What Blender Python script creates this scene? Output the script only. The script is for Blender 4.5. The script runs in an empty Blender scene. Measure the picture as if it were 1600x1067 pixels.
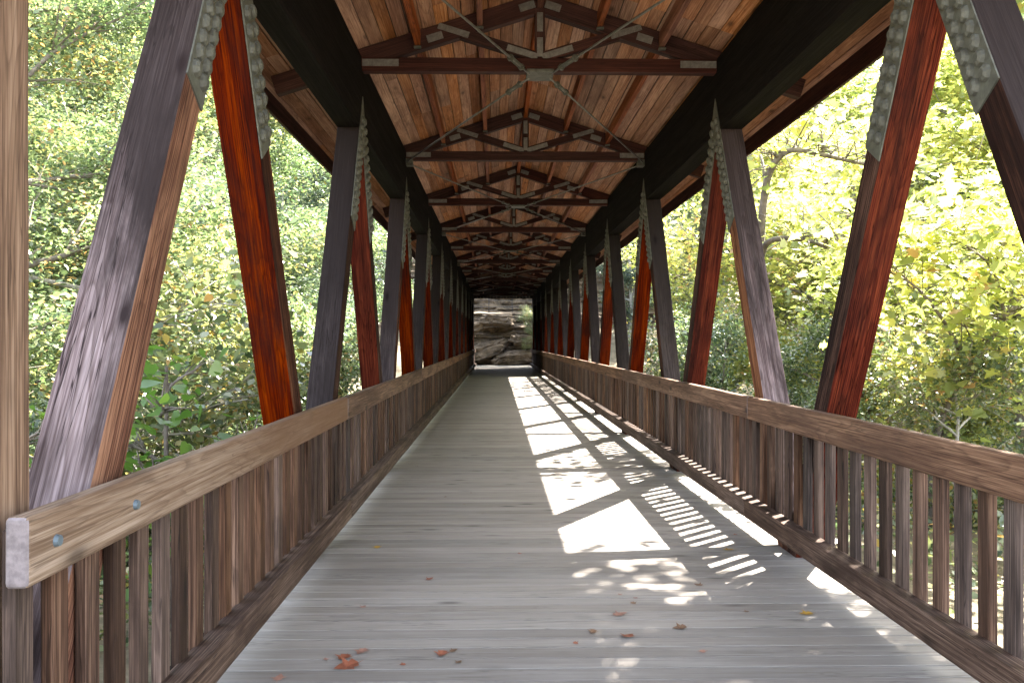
import bpy, bmesh, math, random
import numpy as np
from mathutils import Vector, Matrix, noise

random.seed(7)
scene = bpy.context.scene
C = scene.collection
R = math.radians

# ------------------------------------------------------------------ camera
FPX = 1290.0                      # focal length in pixels of the 1600 px wide photograph
CAMX, CAMZ = -0.44, 1.5
cam_d = bpy.data.cameras.new('camera')
cam_d.sensor_width = 36.0
cam_d.lens = 36.0 * FPX / 1600.0
cam_d.clip_start, cam_d.clip_end = 0.05, 1000.0
cam = bpy.data.objects.new('camera', cam_d); C.objects.link(cam)
cam.location = (CAMX, 0.0, CAMZ)
cam.rotation_euler = (R(90), 0, -math.atan(25.0 / FPX))
scene.camera = cam

# ------------------------------------------------------------------ sky, sun, exposure
SUN = Vector((0.68, 0.60, 1.0)).normalized()      # towards the sun
SUN_EL = math.asin(SUN.z); SUN_AZ = math.atan2(SUN.x, SUN.y)
world = bpy.data.worlds.new('World'); scene.world = world
world.use_nodes = True
wn = world.node_tree.nodes; wl = world.node_tree.links
sky = wn.new('ShaderNodeTexSky'); sky.sky_type = 'NISHITA'; sky.sun_disc = False
sky.sun_elevation = SUN_EL; sky.sun_rotation = SUN_AZ
sky.dust_density = 2.0
hz = wn.new('ShaderNodeHueSaturation'); hz.inputs['Saturation'].default_value = .55     # milky, hazy sky
wl.new(sky.outputs[0], hz.inputs['Color']); wl.new(hz.outputs[0], wn['Background'].inputs[0])
wn['Background'].inputs[1].default_value = 0.15
sun_d = bpy.data.lights.new('sun', 'SUN'); sun_d.energy = 5.0; sun_d.angle = R(0.53)
sun_d.color = (1.0, 0.95, 0.87)
sun = bpy.data.objects.new('sun', sun_d); C.objects.link(sun)
sun.rotation_euler = (-SUN).to_track_quat('-Z', 'Y').to_euler()
sun.location = (20, 20, 40)
vs = scene.view_settings
vs.view_transform = 'Standard'; vs.look = 'None'; vs.gamma = 1.0; vs.use_curve_mapping = False
vs.exposure = 3.65
cy = scene.cycles
cy.max_bounces = 10; cy.diffuse_bounces = 5; cy.glossy_bounces = 3
cy.transmission_bounces = 6; cy.transparent_max_bounces = 8
cy.use_denoising = True
cy.sample_clamp_indirect = 6.0

# ------------------------------------------------------------------ dimensions
P = 4.05                          # truss panel
Y0, Y1 = 2.22, 50.82              # bridge ends
APEX = [4.25 + P * k for k in range(12)]
DECK = -0.10                      # top of the planks
FACE = 1.78                       # inner face of truss timbers, from the centre line
RIN = 1.67                        # inner face of hand rail and kerb rail
SLOPE = 0.32                      # roof pitch
EAVE = 2.65

# ------------------------------------------------------------------ helpers
def link(name, data, parent=None):
    o = bpy.data.objects.new(name, data); C.objects.link(o)
    if parent is not None: o.parent = parent
    return o

def tag(o, label=None, cat=None, group=None, kind=None):
    if label: o['label'] = label
    if cat: o['category'] = cat
    if group: o['group'] = group
    if kind: o['kind'] = kind
    return o

def empty(name, loc=(0, 0, 0)):
    o = bpy.data.objects.new(name, None); C.objects.link(o); o.location = loc
    o.empty_display_size = 0.2
    return o

def mesh_from(name, verts, faces, mats=(), midx=None, smooth=False):
    me = bpy.data.meshes.new(name)
    me.from_pydata([tuple(v) for v in verts], [], faces)
    for m in mats: me.materials.append(m)
    if midx is not None: me.polygons.foreach_set('material_index', midx)
    if smooth: me.polygons.foreach_set('use_smooth', [True] * len(me.polygons))
    me.update()
    return me

def bm_mesh(name, bm, mats=(), smooth=False):
    me = bpy.data.meshes.new(name)
    bmesh.ops.recalc_face_normals(bm, faces=bm.faces)
    bm.to_mesh(me); bm.free()
    for m in mats: me.materials.append(m)
    if smooth: me.polygons.foreach_set('use_smooth', [True] * len(me.polygons))
    me.update()
    return me

def bevel_box(name, L, W, T, mat, bevel=0.006, seg=1, warp=0.0, cuts=0, face_mat=None, seed=0):
    """box along local X; face_mat(normal) -> material index when several materials"""
    bm = bmesh.new()
    bmesh.ops.create_cube(bm, size=1.0)
    bmesh.ops.scale(bm, vec=(L, W, T), verts=bm.verts)
    if cuts:
        ed = [e for e in bm.edges if abs((e.verts[0].co - e.verts[1].co).normalized().x) > .9]
        bmesh.ops.subdivide_edges(bm, edges=ed, cuts=cuts, use_grid_fill=True)
    if bevel:
        ed = [e for e in bm.edges if e.calc_face_angle(0) > 0.5]
        bmesh.ops.bevel(bm, geom=ed, offset=bevel, segments=seg, affect='EDGES', profile=0.6)
    if warp:
        for v in bm.verts:
            n = noise.noise_vector(Vector((v.co.x * 1.1 + seed * 7.3, v.co.y * 4, v.co.z * 4)))
            f = noise.noise_vector(Vector((v.co.x * 7 + seed * 3.1, v.co.y * 20, v.co.z * 20)))
            v.co.y += warp * (n.y + .5 * f.y); v.co.z += warp * (n.z + .5 * f.z)
    mats = mat if isinstance(mat, (list, tuple)) else [mat]
    if face_mat:
        bm.normal_update()
        for f in bm.faces: f.material_index = face_mat(f.normal)
    return bm_mesh(name, bm, mats)

def tri_tube(pts, rad, sides, V, F):
    """append a tapered tube to vertex / face lists"""
    n = len(pts); base = len(V)
    up = Vector((0, 0, 1))
    prev = None
    for i in range(n):
        d = (pts[min(i + 1, n - 1)] - pts[max(i - 1, 0)])
        if d.length < 1e-6: d = Vector((0, 0, 1))
        d.normalize()
        a = prev if prev is not None else (Vector((1, 0, 0)) if abs(d.x) < .8 else Vector((0, 1, 0)))
        a = (a - d * a.dot(d))
        if a.length < 1e-5: a = d.orthogonal()
        a.normalize(); prev = a
        b = d.cross(a)
        for s in range(sides):
            t = 2 * math.pi * s / sides
            V.append(pts[i] + (a * math.cos(t) + b * math.sin(t)) * rad[i])
    for i in range(n - 1):
        for s in range(sides):
            s2 = (s + 1) % sides
            F.append((base + i * sides + s, base + i * sides + s2, base + (i + 1) * sides + s2, base + (i + 1) * sides + s))
    F.append(tuple(base + s for s in reversed(range(sides))))
    F.append(tuple(base + (n - 1) * sides + s for s in range(sides)))

# ------------------------------------------------------------------ materials
def new_mat(name):
    m = bpy.data.materials.new(name); m.use_nodes = True
    nt = m.node_tree
    for n in list(nt.nodes): nt.nodes.remove(n)
    return m, nt.nodes, nt.links

def ramp(N, stops, interp='LINEAR'):
    r = N.new('ShaderNodeValToRGB'); cr = r.color_ramp; cr.interpolation = interp
    while len(cr.elements) > 1: cr.elements.remove(cr.elements[-1])
    cr.elements[0].position = stops[0][0]
    cr.elements[0].color = (*stops[0][1], 1)
    for p, c in stops[1:]:
        e = cr.elements.new(p); e.color = (*c, 1)
    return r

def mix(N, L, typ, fac, a, b):
    n = N.new('ShaderNodeMix'); n.data_type = 'RGBA'; n.blend_type = typ
    for i, v in ((0, fac), (6, a), (7, b)):
        if hasattr(v, 'links') or hasattr(v, 'is_linked'): L.new(v, n.inputs[i])
        else: n.inputs[i].default_value = v if i == 0 else (*v, 1)
    return n.outputs[2]

def mathn(N, L, op, a, b=None):
    n = N.new('ShaderNodeMath'); n.operation = op
    for i, v in ((0, a), (1, b)):
        if v is None: continue
        if hasattr(v, 'is_linked'): L.new(v, n.inputs[i])
        else: n.inputs[i].default_value = v
    return n.outputs[0]

def wood(name, dark, mid, light, rough=0.75, vary=0.25, stain=None, stain_amt=0.0, stain_size=1.5,
         fibre=1.0, knots=0.5, bump=0.35, along=None, spec=0.3, rings=.5, cracks=.7, satv=.8):
    """sawn timber with the grain along local X. along=(colour, x_from, x_to): blends to that colour along X"""
    m, N, L = new_mat(name)
    out = N.new('ShaderNodeOutputMaterial'); bs = N.new('ShaderNodeBsdfPrincipled')
    L.new(bs.outputs[0], out.inputs[0])
    tc = N.new('ShaderNodeTexCoord'); oi = N.new('ShaderNodeObjectInfo')
    off = N.new('ShaderNodeVectorMath'); off.operation = 'SCALE'
    off.inputs[0].default_value = (37.1, 91.7, 53.3); L.new(oi.outputs['Random'], off.inputs[3])
    add = N.new('ShaderNodeVectorMath'); add.operation = 'ADD'
    L.new(tc.outputs['Object'], add.inputs[0]); L.new(off.outputs[0], add.inputs[1])
    def noise_t(scale, detail, rgh=.6, dist=0.0):
        mp = N.new('ShaderNodeMapping'); mp.inputs['Scale'].default_value = scale
        L.new(add.outputs[0], mp.inputs[0])
        t = N.new('ShaderNodeTexNoise'); t.inputs['Scale'].default_value = 1.0
        t.inputs['Detail'].default_value = detail; t.inputs['Roughness'].default_value = rgh
        t.inputs['Distortion'].default_value = dist
        L.new(mp.outputs[0], t.inputs[0]); return t.outputs[0]
    broad = noise_t((.6, 10 * fibre, 10 * fibre), 6, .68, .5)
    fine = noise_t((1.3, 130 * fibre, 130 * fibre), 4, .7)
    blot = noise_t((stain_size * .6, stain_size * 2.2, stain_size * 2.2), 6, .65, .3)
    g = mathn(N, L, 'ADD', mathn(N, L, 'MULTIPLY', broad, .42), mathn(N, L, 'MULTIPLY', fine, .58))
    cr = ramp(N, [(.41, dark), (.5, mid), (.59, light)]); L.new(g, cr.inputs[0])
    col = cr.outputs[0]
    # growth rings and drying checks: thin contour lines of a noise stretched along the grain
    ring = noise_t((.55, 5.5 * fibre, 5.5 * fibre), 2, .5, .2)
    rw = mathn(N, L, 'FRACT', mathn(N, L, 'MULTIPLY', ring, 14.0))
    rr0 = ramp(N, [(.0, (0, 0, 0)), (.55, (.15, .15, .15)), (.9, (1, 1, 1)), (1.0, (0, 0, 0))]); L.new(rw, rr0.inputs[0])
    col = mix(N, L, 'MULTIPLY', mathn(N, L, 'MULTIPLY', rr0.outputs[0], rings), col, (.42, .38, .36))
    ck = noise_t((1.1, 30 * fibre, 30 * fibre), 3, .55, .3)
    ckm = mathn(N, L, 'ABSOLUTE', mathn(N, L, 'SUBTRACT', ck, .5))
    cr2 = ramp(N, [(.006, (1, 1, 1)), (.02, (0, 0, 0))]); L.new(ckm, cr2.inputs[0])
    gate = ramp(N, [(.46, (0, 0, 0)), (.58, (1, 1, 1))]); L.new(noise_t((.8, 3, 3), 3), gate.inputs[0])
    crack = mathn(N, L, 'MULTIPLY', mathn(N, L, 'MULTIPLY', cr2.outputs[0], gate.outputs[0]), cracks)
    col = mix(N, L, 'MIX', crack, col, tuple(c * .25 for c in dark))
    if stain is not None:
        sr = ramp(N, [(.5 - .04, (0, 0, 0)), (.5 + .13, (1, 1, 1))]); L.new(blot, sr.inputs[0])
        col = mix(N, L, 'MIX', mathn(N, L, 'MULTIPLY', sr.outputs[0], stain_amt), col, stain)
    if along is not None:
        acol, xa, xb = along
        sx = N.new('ShaderNodeSeparateXYZ'); L.new(tc.outputs['Object'], sx.inputs[0])
        mr = N.new('ShaderNodeMapRange'); mr.inputs['From Min'].default_value = xa; mr.inputs['From Max'].default_value = xb
        wob = mathn(N, L, 'ADD', sx.outputs[0], mathn(N, L, 'MULTIPLY', mathn(N, L, 'SUBTRACT', mathn(N, L, 'ADD', broad, blot), 1.0), 2.6))
        L.new(wob, mr.inputs[0])
        col = mix(N, L, 'MIX', mathn(N, L, 'MULTIPLY', mr.outputs[0], .88), col, acol)
    if knots:
        mp = N.new('ShaderNodeMapping'); mp.inputs['Scale'].default_value = (1.6, 4.6, 4.6)
        L.new(add.outputs[0], mp.inputs[0])
        vo = N.new('ShaderNodeTexVoronoi'); vo.inputs['Scale'].default_value = 1.0
        vo.inputs['Randomness'].default_value = 1.0
        L.new(mp.outputs[0], vo.inputs[0])
        kr = ramp(N, [(.055, (1, 1, 1)), (.13, (.28, .28, .28)), (.2, (0, 0, 0))]); L.new(vo.outputs[0], kr.inputs[0])
        col = mix(N, L, 'MIX', mathn(N, L, 'MULTIPLY', kr.outputs[0], knots), col, tuple(c * .22 for c in dark))
    # individual tint of each timber
    v1 = N.new('ShaderNodeMapRange'); L.new(oi.outputs['Random'], v1.inputs[0])
    v1.inputs['To Min'].default_value = 1 - vary; v1.inputs['To Max'].default_value = 1 + vary
    hsv = N.new('ShaderNodeHueSaturation'); L.new(col, hsv.inputs['Color']); L.new(v1.outputs[0], hsv.inputs['Value'])
    s1 = N.new('ShaderNodeMath'); s1.operation = 'FRACT'; L.new(mathn(N, L, 'MULTIPLY', oi.outputs['Random'], 17.3), s1.inputs[0])
    s2 = N.new('ShaderNodeMapRange'); L.new(s1.outputs[0], s2.inputs[0])
    s2.inputs['To Min'].default_value = 1 - vary * satv; s2.inputs['To Max'].default_value = 1 + vary * .5
    L.new(s2.outputs[0], hsv.inputs['Saturation'])
    L.new(hsv.outputs[0], bs.inputs['Base Color'])
    rr = N.new('ShaderNodeMapRange'); L.new(g, rr.inputs[0]); rr.inputs['From Min'].default_value = .3; rr.inputs['From Max'].default_value = .7
    rr.inputs['To Min'].default_value = rough + .1; rr.inputs['To Max'].default_value = rough - .1
    L.new(rr.outputs[0], bs.inputs['Roughness'])
    bs.inputs['Specular IOR Level'].default_value = spec
    bp = N.new('ShaderNodeBump'); bp.inputs['Strength'].default_value = bump; bp.inputs['Distance'].default_value = .006
    L.new(mathn(N, L, 'SUBTRACT', g, mathn(N, L, 'MULTIPLY', crack, .5)), bp.inputs['Height']); L.new(bp.outputs[0], bs.inputs['Normal'])
    return m

def plain(name, col, rough=.6, metal=0.0, nscale=8.0, amp=.3, bump=.2, spec=.4, col2=None, dist=.01):
    m, N, L = new_mat(name)
    out = N.new('ShaderNodeOutputMaterial'); bs = N.new('ShaderNodeBsdfPrincipled'); L.new(bs.outputs[0], out.inputs[0])
    tc = N.new('ShaderNodeTexCoord')
    t = N.new('ShaderNodeTexNoise'); t.inputs['Scale'].default_value = nscale; t.inputs['Detail'].default_value = 8
    t.inputs['Roughness'].default_value = .65
    L.new(tc.outputs['Object'], t.inputs[0])
    c2 = col2 or tuple(c * (1 - amp) for c in col)
    cr = ramp(N, [(.3, c2), (.7, tuple(min(1, c * (1 + amp * .5)) for c in col))]); L.new(t.outputs[0], cr.inputs[0])
    L.new(cr.outputs[0], bs.inputs['Base Color'])
    bs.inputs['Roughness'].default_value = rough; bs.inputs['Metallic'].default_value = metal
    bs.inputs['Specular IOR Level'].default_value = spec
    bp = N.new('ShaderNodeBump'); bp.inputs['Strength'].default_value = bump; bp.inputs['Distance'].default_value = dist
    L.new(t.outputs[0], bp.inputs['Height']); L.new(bp.outputs[0], bs.inputs['Normal'])
    return m

def leaf_mat(name, cols, trans=.5, rough=.34, spec=.7, hue_spread=.5):
    """cols: colour ramp over a per-leaf random value"""
    m, N, L = new_mat(name)
    out = N.new('ShaderNodeOutputMaterial')
    at = N.new('ShaderNodeAttribute'); at.attribute_name = 'tint'
    oi = N.new('ShaderNodeObjectInfo')
    k = mathn(N, L, 'ADD', at.outputs['Fac'], mathn(N, L, 'MULTIPLY', mathn(N, L, 'SUBTRACT', oi.outputs['Random'], .5), hue_spread * .4))
    cr = ramp(N, cols); L.new(k, cr.inputs[0])
    bs = N.new('ShaderNodeBsdfPrincipled'); L.new(cr.outputs[0], bs.inputs['Base Color'])
    bs.inputs['Roughness'].default_value = rough; bs.inputs['Specular IOR Level'].default_value = spec
    tr = N.new('ShaderNodeBsdfTranslucent')
    L.new(mix(N, L, 'MULTIPLY', 1.0, cr.outputs[0], (1.4, 1.42, 1.05)), tr.inputs['Color'])
    mx = N.new('ShaderNodeMixShader'); mx.inputs[0].default_value = trans
    L.new(bs.outputs[0], mx.inputs[1]); L.new(tr.outputs[0], mx.inputs[2]); L.new(mx.outputs[0], out.inputs[0])
    return m

M = {}
M['plank'] = wood('deck_plank_wood', (.212, .187, .163), (.24, .214, .189), (.268, .242, .216), rough=.88, vary=.12,
                  stain=(.15, .128, .108), stain_amt=.5, stain_size=.8, fibre=.8, knots=.7, bump=.2, rings=.08, cracks=.45, spec=.12)
M['grey'] = wood('weathered_grey_timber', (.028, .021, .021), (.055, .042, .041), (.10, .078, .076), rough=.85, vary=.22,
                 stain=(.02, .015, .0145), stain_amt=.7, stain_size=1.1, knots=.95, along=((.018, .0135, .013), -1.2, .4), spec=.05, rings=.5, cracks=.9)  # along: kept stain plus fading light, painted darker towards the top
M['grey_pale'] = wood('bleached_skylit_timber', (.085, .058, .058), (.19, .142, .142), (.31, .245, .243), rough=.85, vary=.1,
                 stain=(.03, .021, .02), stain_amt=.8, stain_size=1.1, knots=.95, along=((.02, .015, .0145), -.45, .55), spec=.05, rings=.7, cracks=.95)  # rain wear plus sky light painted in: pale low down, dim above
M['red'] = wood('red_stained_timber', (.026, .0042, .0028), (.084, .0145, .0075), (.15, .032, .013), rough=.65, vary=.3,
                stain=(.016, .006, .005), stain_amt=.8, stain_size=1.0, knots=.95, bump=.2, spec=.03, rings=.6, cracks=.8, satv=.1)
M['inner'] = wood('shaded_brown_timber_side', (.012, .006, .005), (.036, .015, .010), (.10, .043, .024), rough=.75, vary=.3,
                  stain=(.010, .006, .0055), stain_amt=.85, stain_size=.9, knots=.5, spec=.04, rings=.5, cracks=.8)  # flank colour darkened to stand for shade on the inner side
M['inner_pale'] = wood('lit_tan_timber_side', (.035, .013, .009), (.12, .05, .028), (.25, .125, .07), rough=.7, vary=.15,
                  stain=(.02, .010, .009), stain_amt=.8, stain_size=.9, knots=.5, spec=.04, rings=.5, cracks=.8)  # paler copy of the flank, with the light on it put into the colour
M['beam'] = wood('dark_creosoted_beam', (.0045, .0036, .0033), (.007, .0056, .005), (.011, .009, .008), rough=.85, vary=.15, knots=.2, bump=.2, spec=.05)
M['rail'] = wood('brown_handrail_timber', (.06, .026, .012), (.145, .07, .034), (.245, .135, .072), rough=.78, vary=.22,
                 stain=(.052, .024, .014), stain_amt=.6, stain_size=1.4, knots=.85, spec=.2, rings=.55, cracks=.8)
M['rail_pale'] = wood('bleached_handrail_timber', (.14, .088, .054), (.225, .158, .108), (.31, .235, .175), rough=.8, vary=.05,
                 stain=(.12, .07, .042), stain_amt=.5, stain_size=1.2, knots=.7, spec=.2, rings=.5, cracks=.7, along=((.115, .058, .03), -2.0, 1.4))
M['kerb'] = wood('dark_kerb_timber', (.036, .021, .014), (.082, .052, .038), (.16, .11, .084), rough=.8, vary=.2,
                 stain=(.026, .014, .010), stain_amt=.8, stain_size=1.6, knots=.6, spec=.2, rings=.5, cracks=.8)
M['baluster'] = wood('brown_baluster_timber', (.028, .0145, .009), (.074, .040, .0255), (.145, .088, .059), rough=.8, vary=.42,
                     stain=(.028, .016, .011), stain_amt=.6, stain_size=2.5, knots=.6, spec=.2, rings=.55, cracks=.8)
M['column'] = wood('tan_portal_timber', (.088, .052, .034), (.17, .108, .071), (.255, .175, .122), rough=.75, vary=.1,
                   stain=(.075, .042, .028), stain_amt=.5, stain_size=1.0, knots=.4, spec=.2, rings=.6, cracks=.8)
M['board'] = wood('tan_roof_board', (.24, .10, .045), (.39, .18, .09), (.52, .28, .155), rough=.7, vary=.28,
                  stain=(.12, .045, .02), stain_amt=.5, stain_size=1.2, fibre=.7, knots=.8, bump=.25, spec=.2, rings=.4, cracks=.5)
M['truss'] = wood('dark_red_truss_timber', (.022, .006, .004), (.042, .012, .008), (.075, .024, .015), rough=.65, vary=.2, knots=.4, bump=.2, spec=.2)
M['purlin'] = wood('orange_purlin_timber', (.13, .035, .013), (.24, .07, .028), (.34, .125, .055), rough=.65, vary=.3, knots=.5, bump=.2, spec=.2)
M['siding'] = wood('dark_siding_board', (.01, .007, .0055), (.018, .0125, .01), (.03, .021, .017), rough=.85, vary=.3, knots=.4, spec=.1)
M['galv'] = plain('galvanised_steel', (.105, .107, .088), rough=.6, metal=.2, nscale=14, amp=.4, bump=.25, col2=(.05, .05, .04))
M['steel'] = plain('dull_grey_steel', (.20, .195, .18), rough=.5, metal=.4, nscale=20, amp=.4, bump=.1, col2=(.10, .095, .085))
M['bolt'] = plain('blue_grey_bolt_steel', (.12, .155, .175), rough=.5, metal=.4, nscale=30, amp=.3)
M['endgrain'] = plain('grey_end_grain', (.17, .145, .145), rough=.85, nscale=25, amp=.45, bump=.4, spec=.1, dist=.004)
M['roofing'] = plain('dark_roof_covering', (.06, .055, .05), rough=.9, nscale=5)
M['underdeck'] = plain('dark_underdeck_timber', (.05, .04, .035), rough=.9, nscale=3)
M['iron'] = plain('dark_fence_iron', (.035, .035, .038), rough=.5, metal=.6)
M['rock'] = plain('grey_brown_rock', (.145, .105, .068), rough=.95, nscale=1.3, amp=.6, bump=1.0, col2=(.04, .03, .021), dist=.12)
M['soil'] = plain('leaf_litter_soil', (.20, .155, .10), rough=.95, nscale=2.5, amp=.5, bump=.8, col2=(.06, .055, .028), dist=.08)
M['path'] = plain('pale_gravel_path', (.22, .195, .16), rough=.9, nscale=9, amp=.4, bump=.5)
M['bark'] = plain('grey_brown_bark', (.19, .16, .13), rough=.9, nscale=7, amp=.5, bump=.8, col2=(.07, .058, .048), dist=.03)
M['palebark'] = plain('pale_grey_bark', (.42, .39, .34), rough=.85, nscale=6, amp=.4, bump=.5, col2=(.2, .18, .155), dist=.02)

def water_mat():
    m, N, L = new_mat('green_creek_water')
    out = N.new('ShaderNodeOutputMaterial'); bs = N.new('ShaderNodeBsdfPrincipled'); L.new(bs.outputs[0], out.inputs[0])
    bs.inputs['Base Color'].default_value = (.045, .05, .03, 1); bs.inputs['Roughness'].default_value = .08
    tc = N.new('ShaderNodeTexCoord'); t = N.new('ShaderNodeTexNoise'); t.inputs['Scale'].default_value = 2.2; t.inputs['Detail'].default_value = 4
    L.new(tc.outputs['Object'], t.inputs[0])
    bp = N.new('ShaderNodeBump'); bp.inputs['Strength'].default_value = .4; bp.inputs['Distance'].default_value = .05
    L.new(t.outputs[0], bp.inputs['Height']); L.new(bp.outputs[0], bs.inputs['Normal'])
    return m
M['water'] = water_mat()
G1, G2, G3 = (.045, .075, .036), (.10, .145, .068), (.185, .235, .115)
YG, YE, OR = (.33, .35, .17), (.45, .40, .15), (.40, .25, .12)
M['leaf_green'] = leaf_mat('green_leaf', [(0, G1), (.35, G2), (.7, G3), (.93, YG), (1, OR)], trans=.42, rough=.32)
M['leaf_dark'] = leaf_mat('dark_green_leaf', [(0, (.04, .07, .05)), (.5, (.075, .115, .085)), (.9, (.15, .195, .14)), (1, YG)], trans=.36, rough=.3)
M['leaf_yellow'] = leaf_mat('yellow_green_leaf', [(0, (.17, .21, .065)), (.4, (.29, .315, .095)), (.75, (.41, .40, .13)), (.95, (.50, .43, .13)), (1, OR)], trans=.58)
M['leaf_autumn'] = leaf_mat('mixed_autumn_leaf', [(0, (.05, .08, .042)), (.4, (.125, .16, .08)), (.65, (.215, .24, .10)), (.85, (.33, .29, .09)), (1, (.34, .19, .075))], trans=.42, rough=.3)
M['leaf_vine'] = leaf_mat('bright_green_vine_leaf', [(0, (.07, .15, .025)), (.6, (.12, .23, .04)), (1, (.22, .28, .05))], trans=.5)

# ------------------------------------------------------------------ terrain
def smooth(a, b, t):
    t = max(0.0, min(1.0, (t - a) / (b - a))); return t * t * (3 - 2 * t)

def ground(x, y):
    yc = 27 + 3 * math.sin(x * .06)
    d = abs(y - yc)
    bank = smooth(6, 19, d)
    z = -6.2 + 5.6 * bank
    z += bank * max(0, min(abs(x) - 9, 60)) * .16
    if y > 50: z += min(y - 50, 60) * .42 * smooth(1.5, 8, abs(x) if y < 58 else 20)
    if y < -6: z += min(-6 - y, 40) * .1
    z += (.5 * noise.noise(Vector((x * .13, y * .13, 3))) + .2 * noise.noise(Vector((x * .5, y * .5, 9)))) * (.3 + bank)
    # approaches and the strip under the bridge stay below the deck
    if abs(x) < 6:
        k = 1 - smooth(2.6, 6, abs(x))
        if y < 3.5 or y > 49.5: z = z * (1 - k) + (-.34) * k
        if y > 49.5: z = min(z, -.22 + max(0, y - 57.5) * .4) if abs(x) < 4 else z
        z = min(z, -.7) if 3.5 <= y <= 49.5 else z
    return z

xs = sorted(set([round(v, 2) for v in list(np.arange(-30, 30.1, 1.0)) + list(np.arange(-200, -30, 8.5)) + list(np.arange(30.5, 201, 8.5))]))
ys = sorted(set([round(v, 2) for v in list(np.arange(-20, 80.1, 1.0)) + list(np.arange(-200, -20, 9.0)) + list(np.arange(80.5, 281, 10.0))]))
V = [(x, y, ground(x, y)) for y in ys for x in xs]
nx = len(xs)
F = [(j * nx + i, j * nx + i + 1, (j + 1) * nx + i + 1, (j + 1) * nx + i) for j in range(len(ys) - 1) for i in range(nx - 1)]
g = link('ground', mesh_from('ground', V, F, [M['soil']], smooth=True)); tag(g, kind='structure')
w = link('creek_water', mesh_from('creek_water', [(-200, 8, -5.6), (200, 8, -5.6), (200, 42, -5.6), (-200, 42, -5.6)], [(0, 1, 2, 3)], [M['water']])); tag(w, kind='structure')
def slab(name, x0, x1, y0, y1, z0, z1, m):
    me = bevel_box(name, x1 - x0, y1 - y0, z1 - z0, m, bevel=.02)
    o = link(name, me); o.location = ((x0 + x1) / 2, (y0 + y1) / 2, (z0 + z1) / 2); return o
tag(slab('approach_path', -1.9, 1.9, -14, Y0 - .02, -.5, DECK, M['path']), kind='structure')
tag(slab('far_path', -2.6, 2.6, Y1 + .02, 58.5, -.7, DECK - .02, M['path']), kind='structure')

# ------------------------------------------------------------------ bridge deck (setting) with its planks
deck = link('bridge_deck', bevel_box('bridge_deck', 3.7, Y1 - Y0, .22, M['underdeck'], bevel=0))
deck.location = (0, (Y0 + Y1) / 2, DECK - .045 - .115); tag(deck, kind='structure')
PW = .14
plank_meshes = [bevel_box('plank', 3.86, PW - gp, .042, M['plank'], bevel=.002, warp=.0008, cuts=10, seed=i)
                for i, gp in enumerate((.005, .006, .006, .007, .009, .014))]
rest = bmesh.new()
n_pl = int((Y1 - Y0) / PW)
for i in range(n_pl):
    y = Y0 + PW * (i + .5)
    me = random.choice(plank_meshes)
    zz = DECK - .021 + random.uniform(-.0008, .0006)
    if i < 300:
        o = link('plank', me, deck)
        o.matrix_parent_inverse = Matrix.Translation(-deck.location)
        o.location = (random.uniform(-.015, .015), y, zz)
        o.rotation_euler = (random.uniform(-.0015, .0015), 0, random.uniform(-.0004, .0004) + (math.pi if random.random() < .5 else 0))
    else:
        mt = Matrix.Translation((0, y, zz)) @ Matrix.Diagonal((3.86, PW - .006, .042, 1))
        bmesh.ops.create_cube(rest, size=1.0, matrix=mt)
o = link('plank_field', bm_mesh('plank_field', rest, [M['plank']]), deck); tag(o, kind='stuff')
o.matrix_parent_inverse = Matrix.Translation(-deck.location)

# ------------------------------------------------------------------ the covered bridge
bridge = empty('covered_bridge', (0, 0, 0))
tag(bridge, 'covered timber truss bridge with red and grey slanting posts under a plank roof', 'bridge')
def part(name, me, loc, rot=(0, 0, 0), parent=None, label=None):
    o = link(name, me, parent or bridge); o.location = loc; o.rotation_euler = rot
    if label: o['label'] = label
    return o

LEN = Y1 - Y0; YC = (Y0 + Y1) / 2
# top chords (split in three lengths with visible joints), bottom chords
seg_edges = [Y0 - .6, APEX[3] + .9, APEX[7] + .9, Y1]
for s in (-1, 1):
    for a, b in zip(seg_edges[:-1], seg_edges[1:]):
        me = bevel_box('top_chord', b - a - .006, .22, .74, M['beam'], bevel=.008, seg=2)
        part('top_chord', me, (s * (FACE + .11), (a + b) / 2, 3.97), (0, 0, R(90)))
    me = bevel_box('bottom_chord', LEN, .24, .42, M['beam'], bevel=.01)
    part('bottom_chord', me, (s * (FACE + .30), YC, -.45), (0, 0, R(90)))

# diagonals: slanting posts; upper side weathered grey, underside red, flanks brown
ZA, ZF = 3.72, -.26
run = P / 2; rise = ZA - ZF
DL = math.hypot(run, rise); ang = math.atan2(rise, run)
def diag_face(n):
    if n.z > .5: return 0
    if n.z < -.5: return 1
    return 2
diag_meshes = [bevel_box('slanting_post', DL, .218, .205, [M['grey'], M['red'], M['inner']], bevel=.012, seg=2,
                         warp=.004, cuts=16, face_mat=diag_face, seed=20 + i) for i in range(4)]
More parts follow.
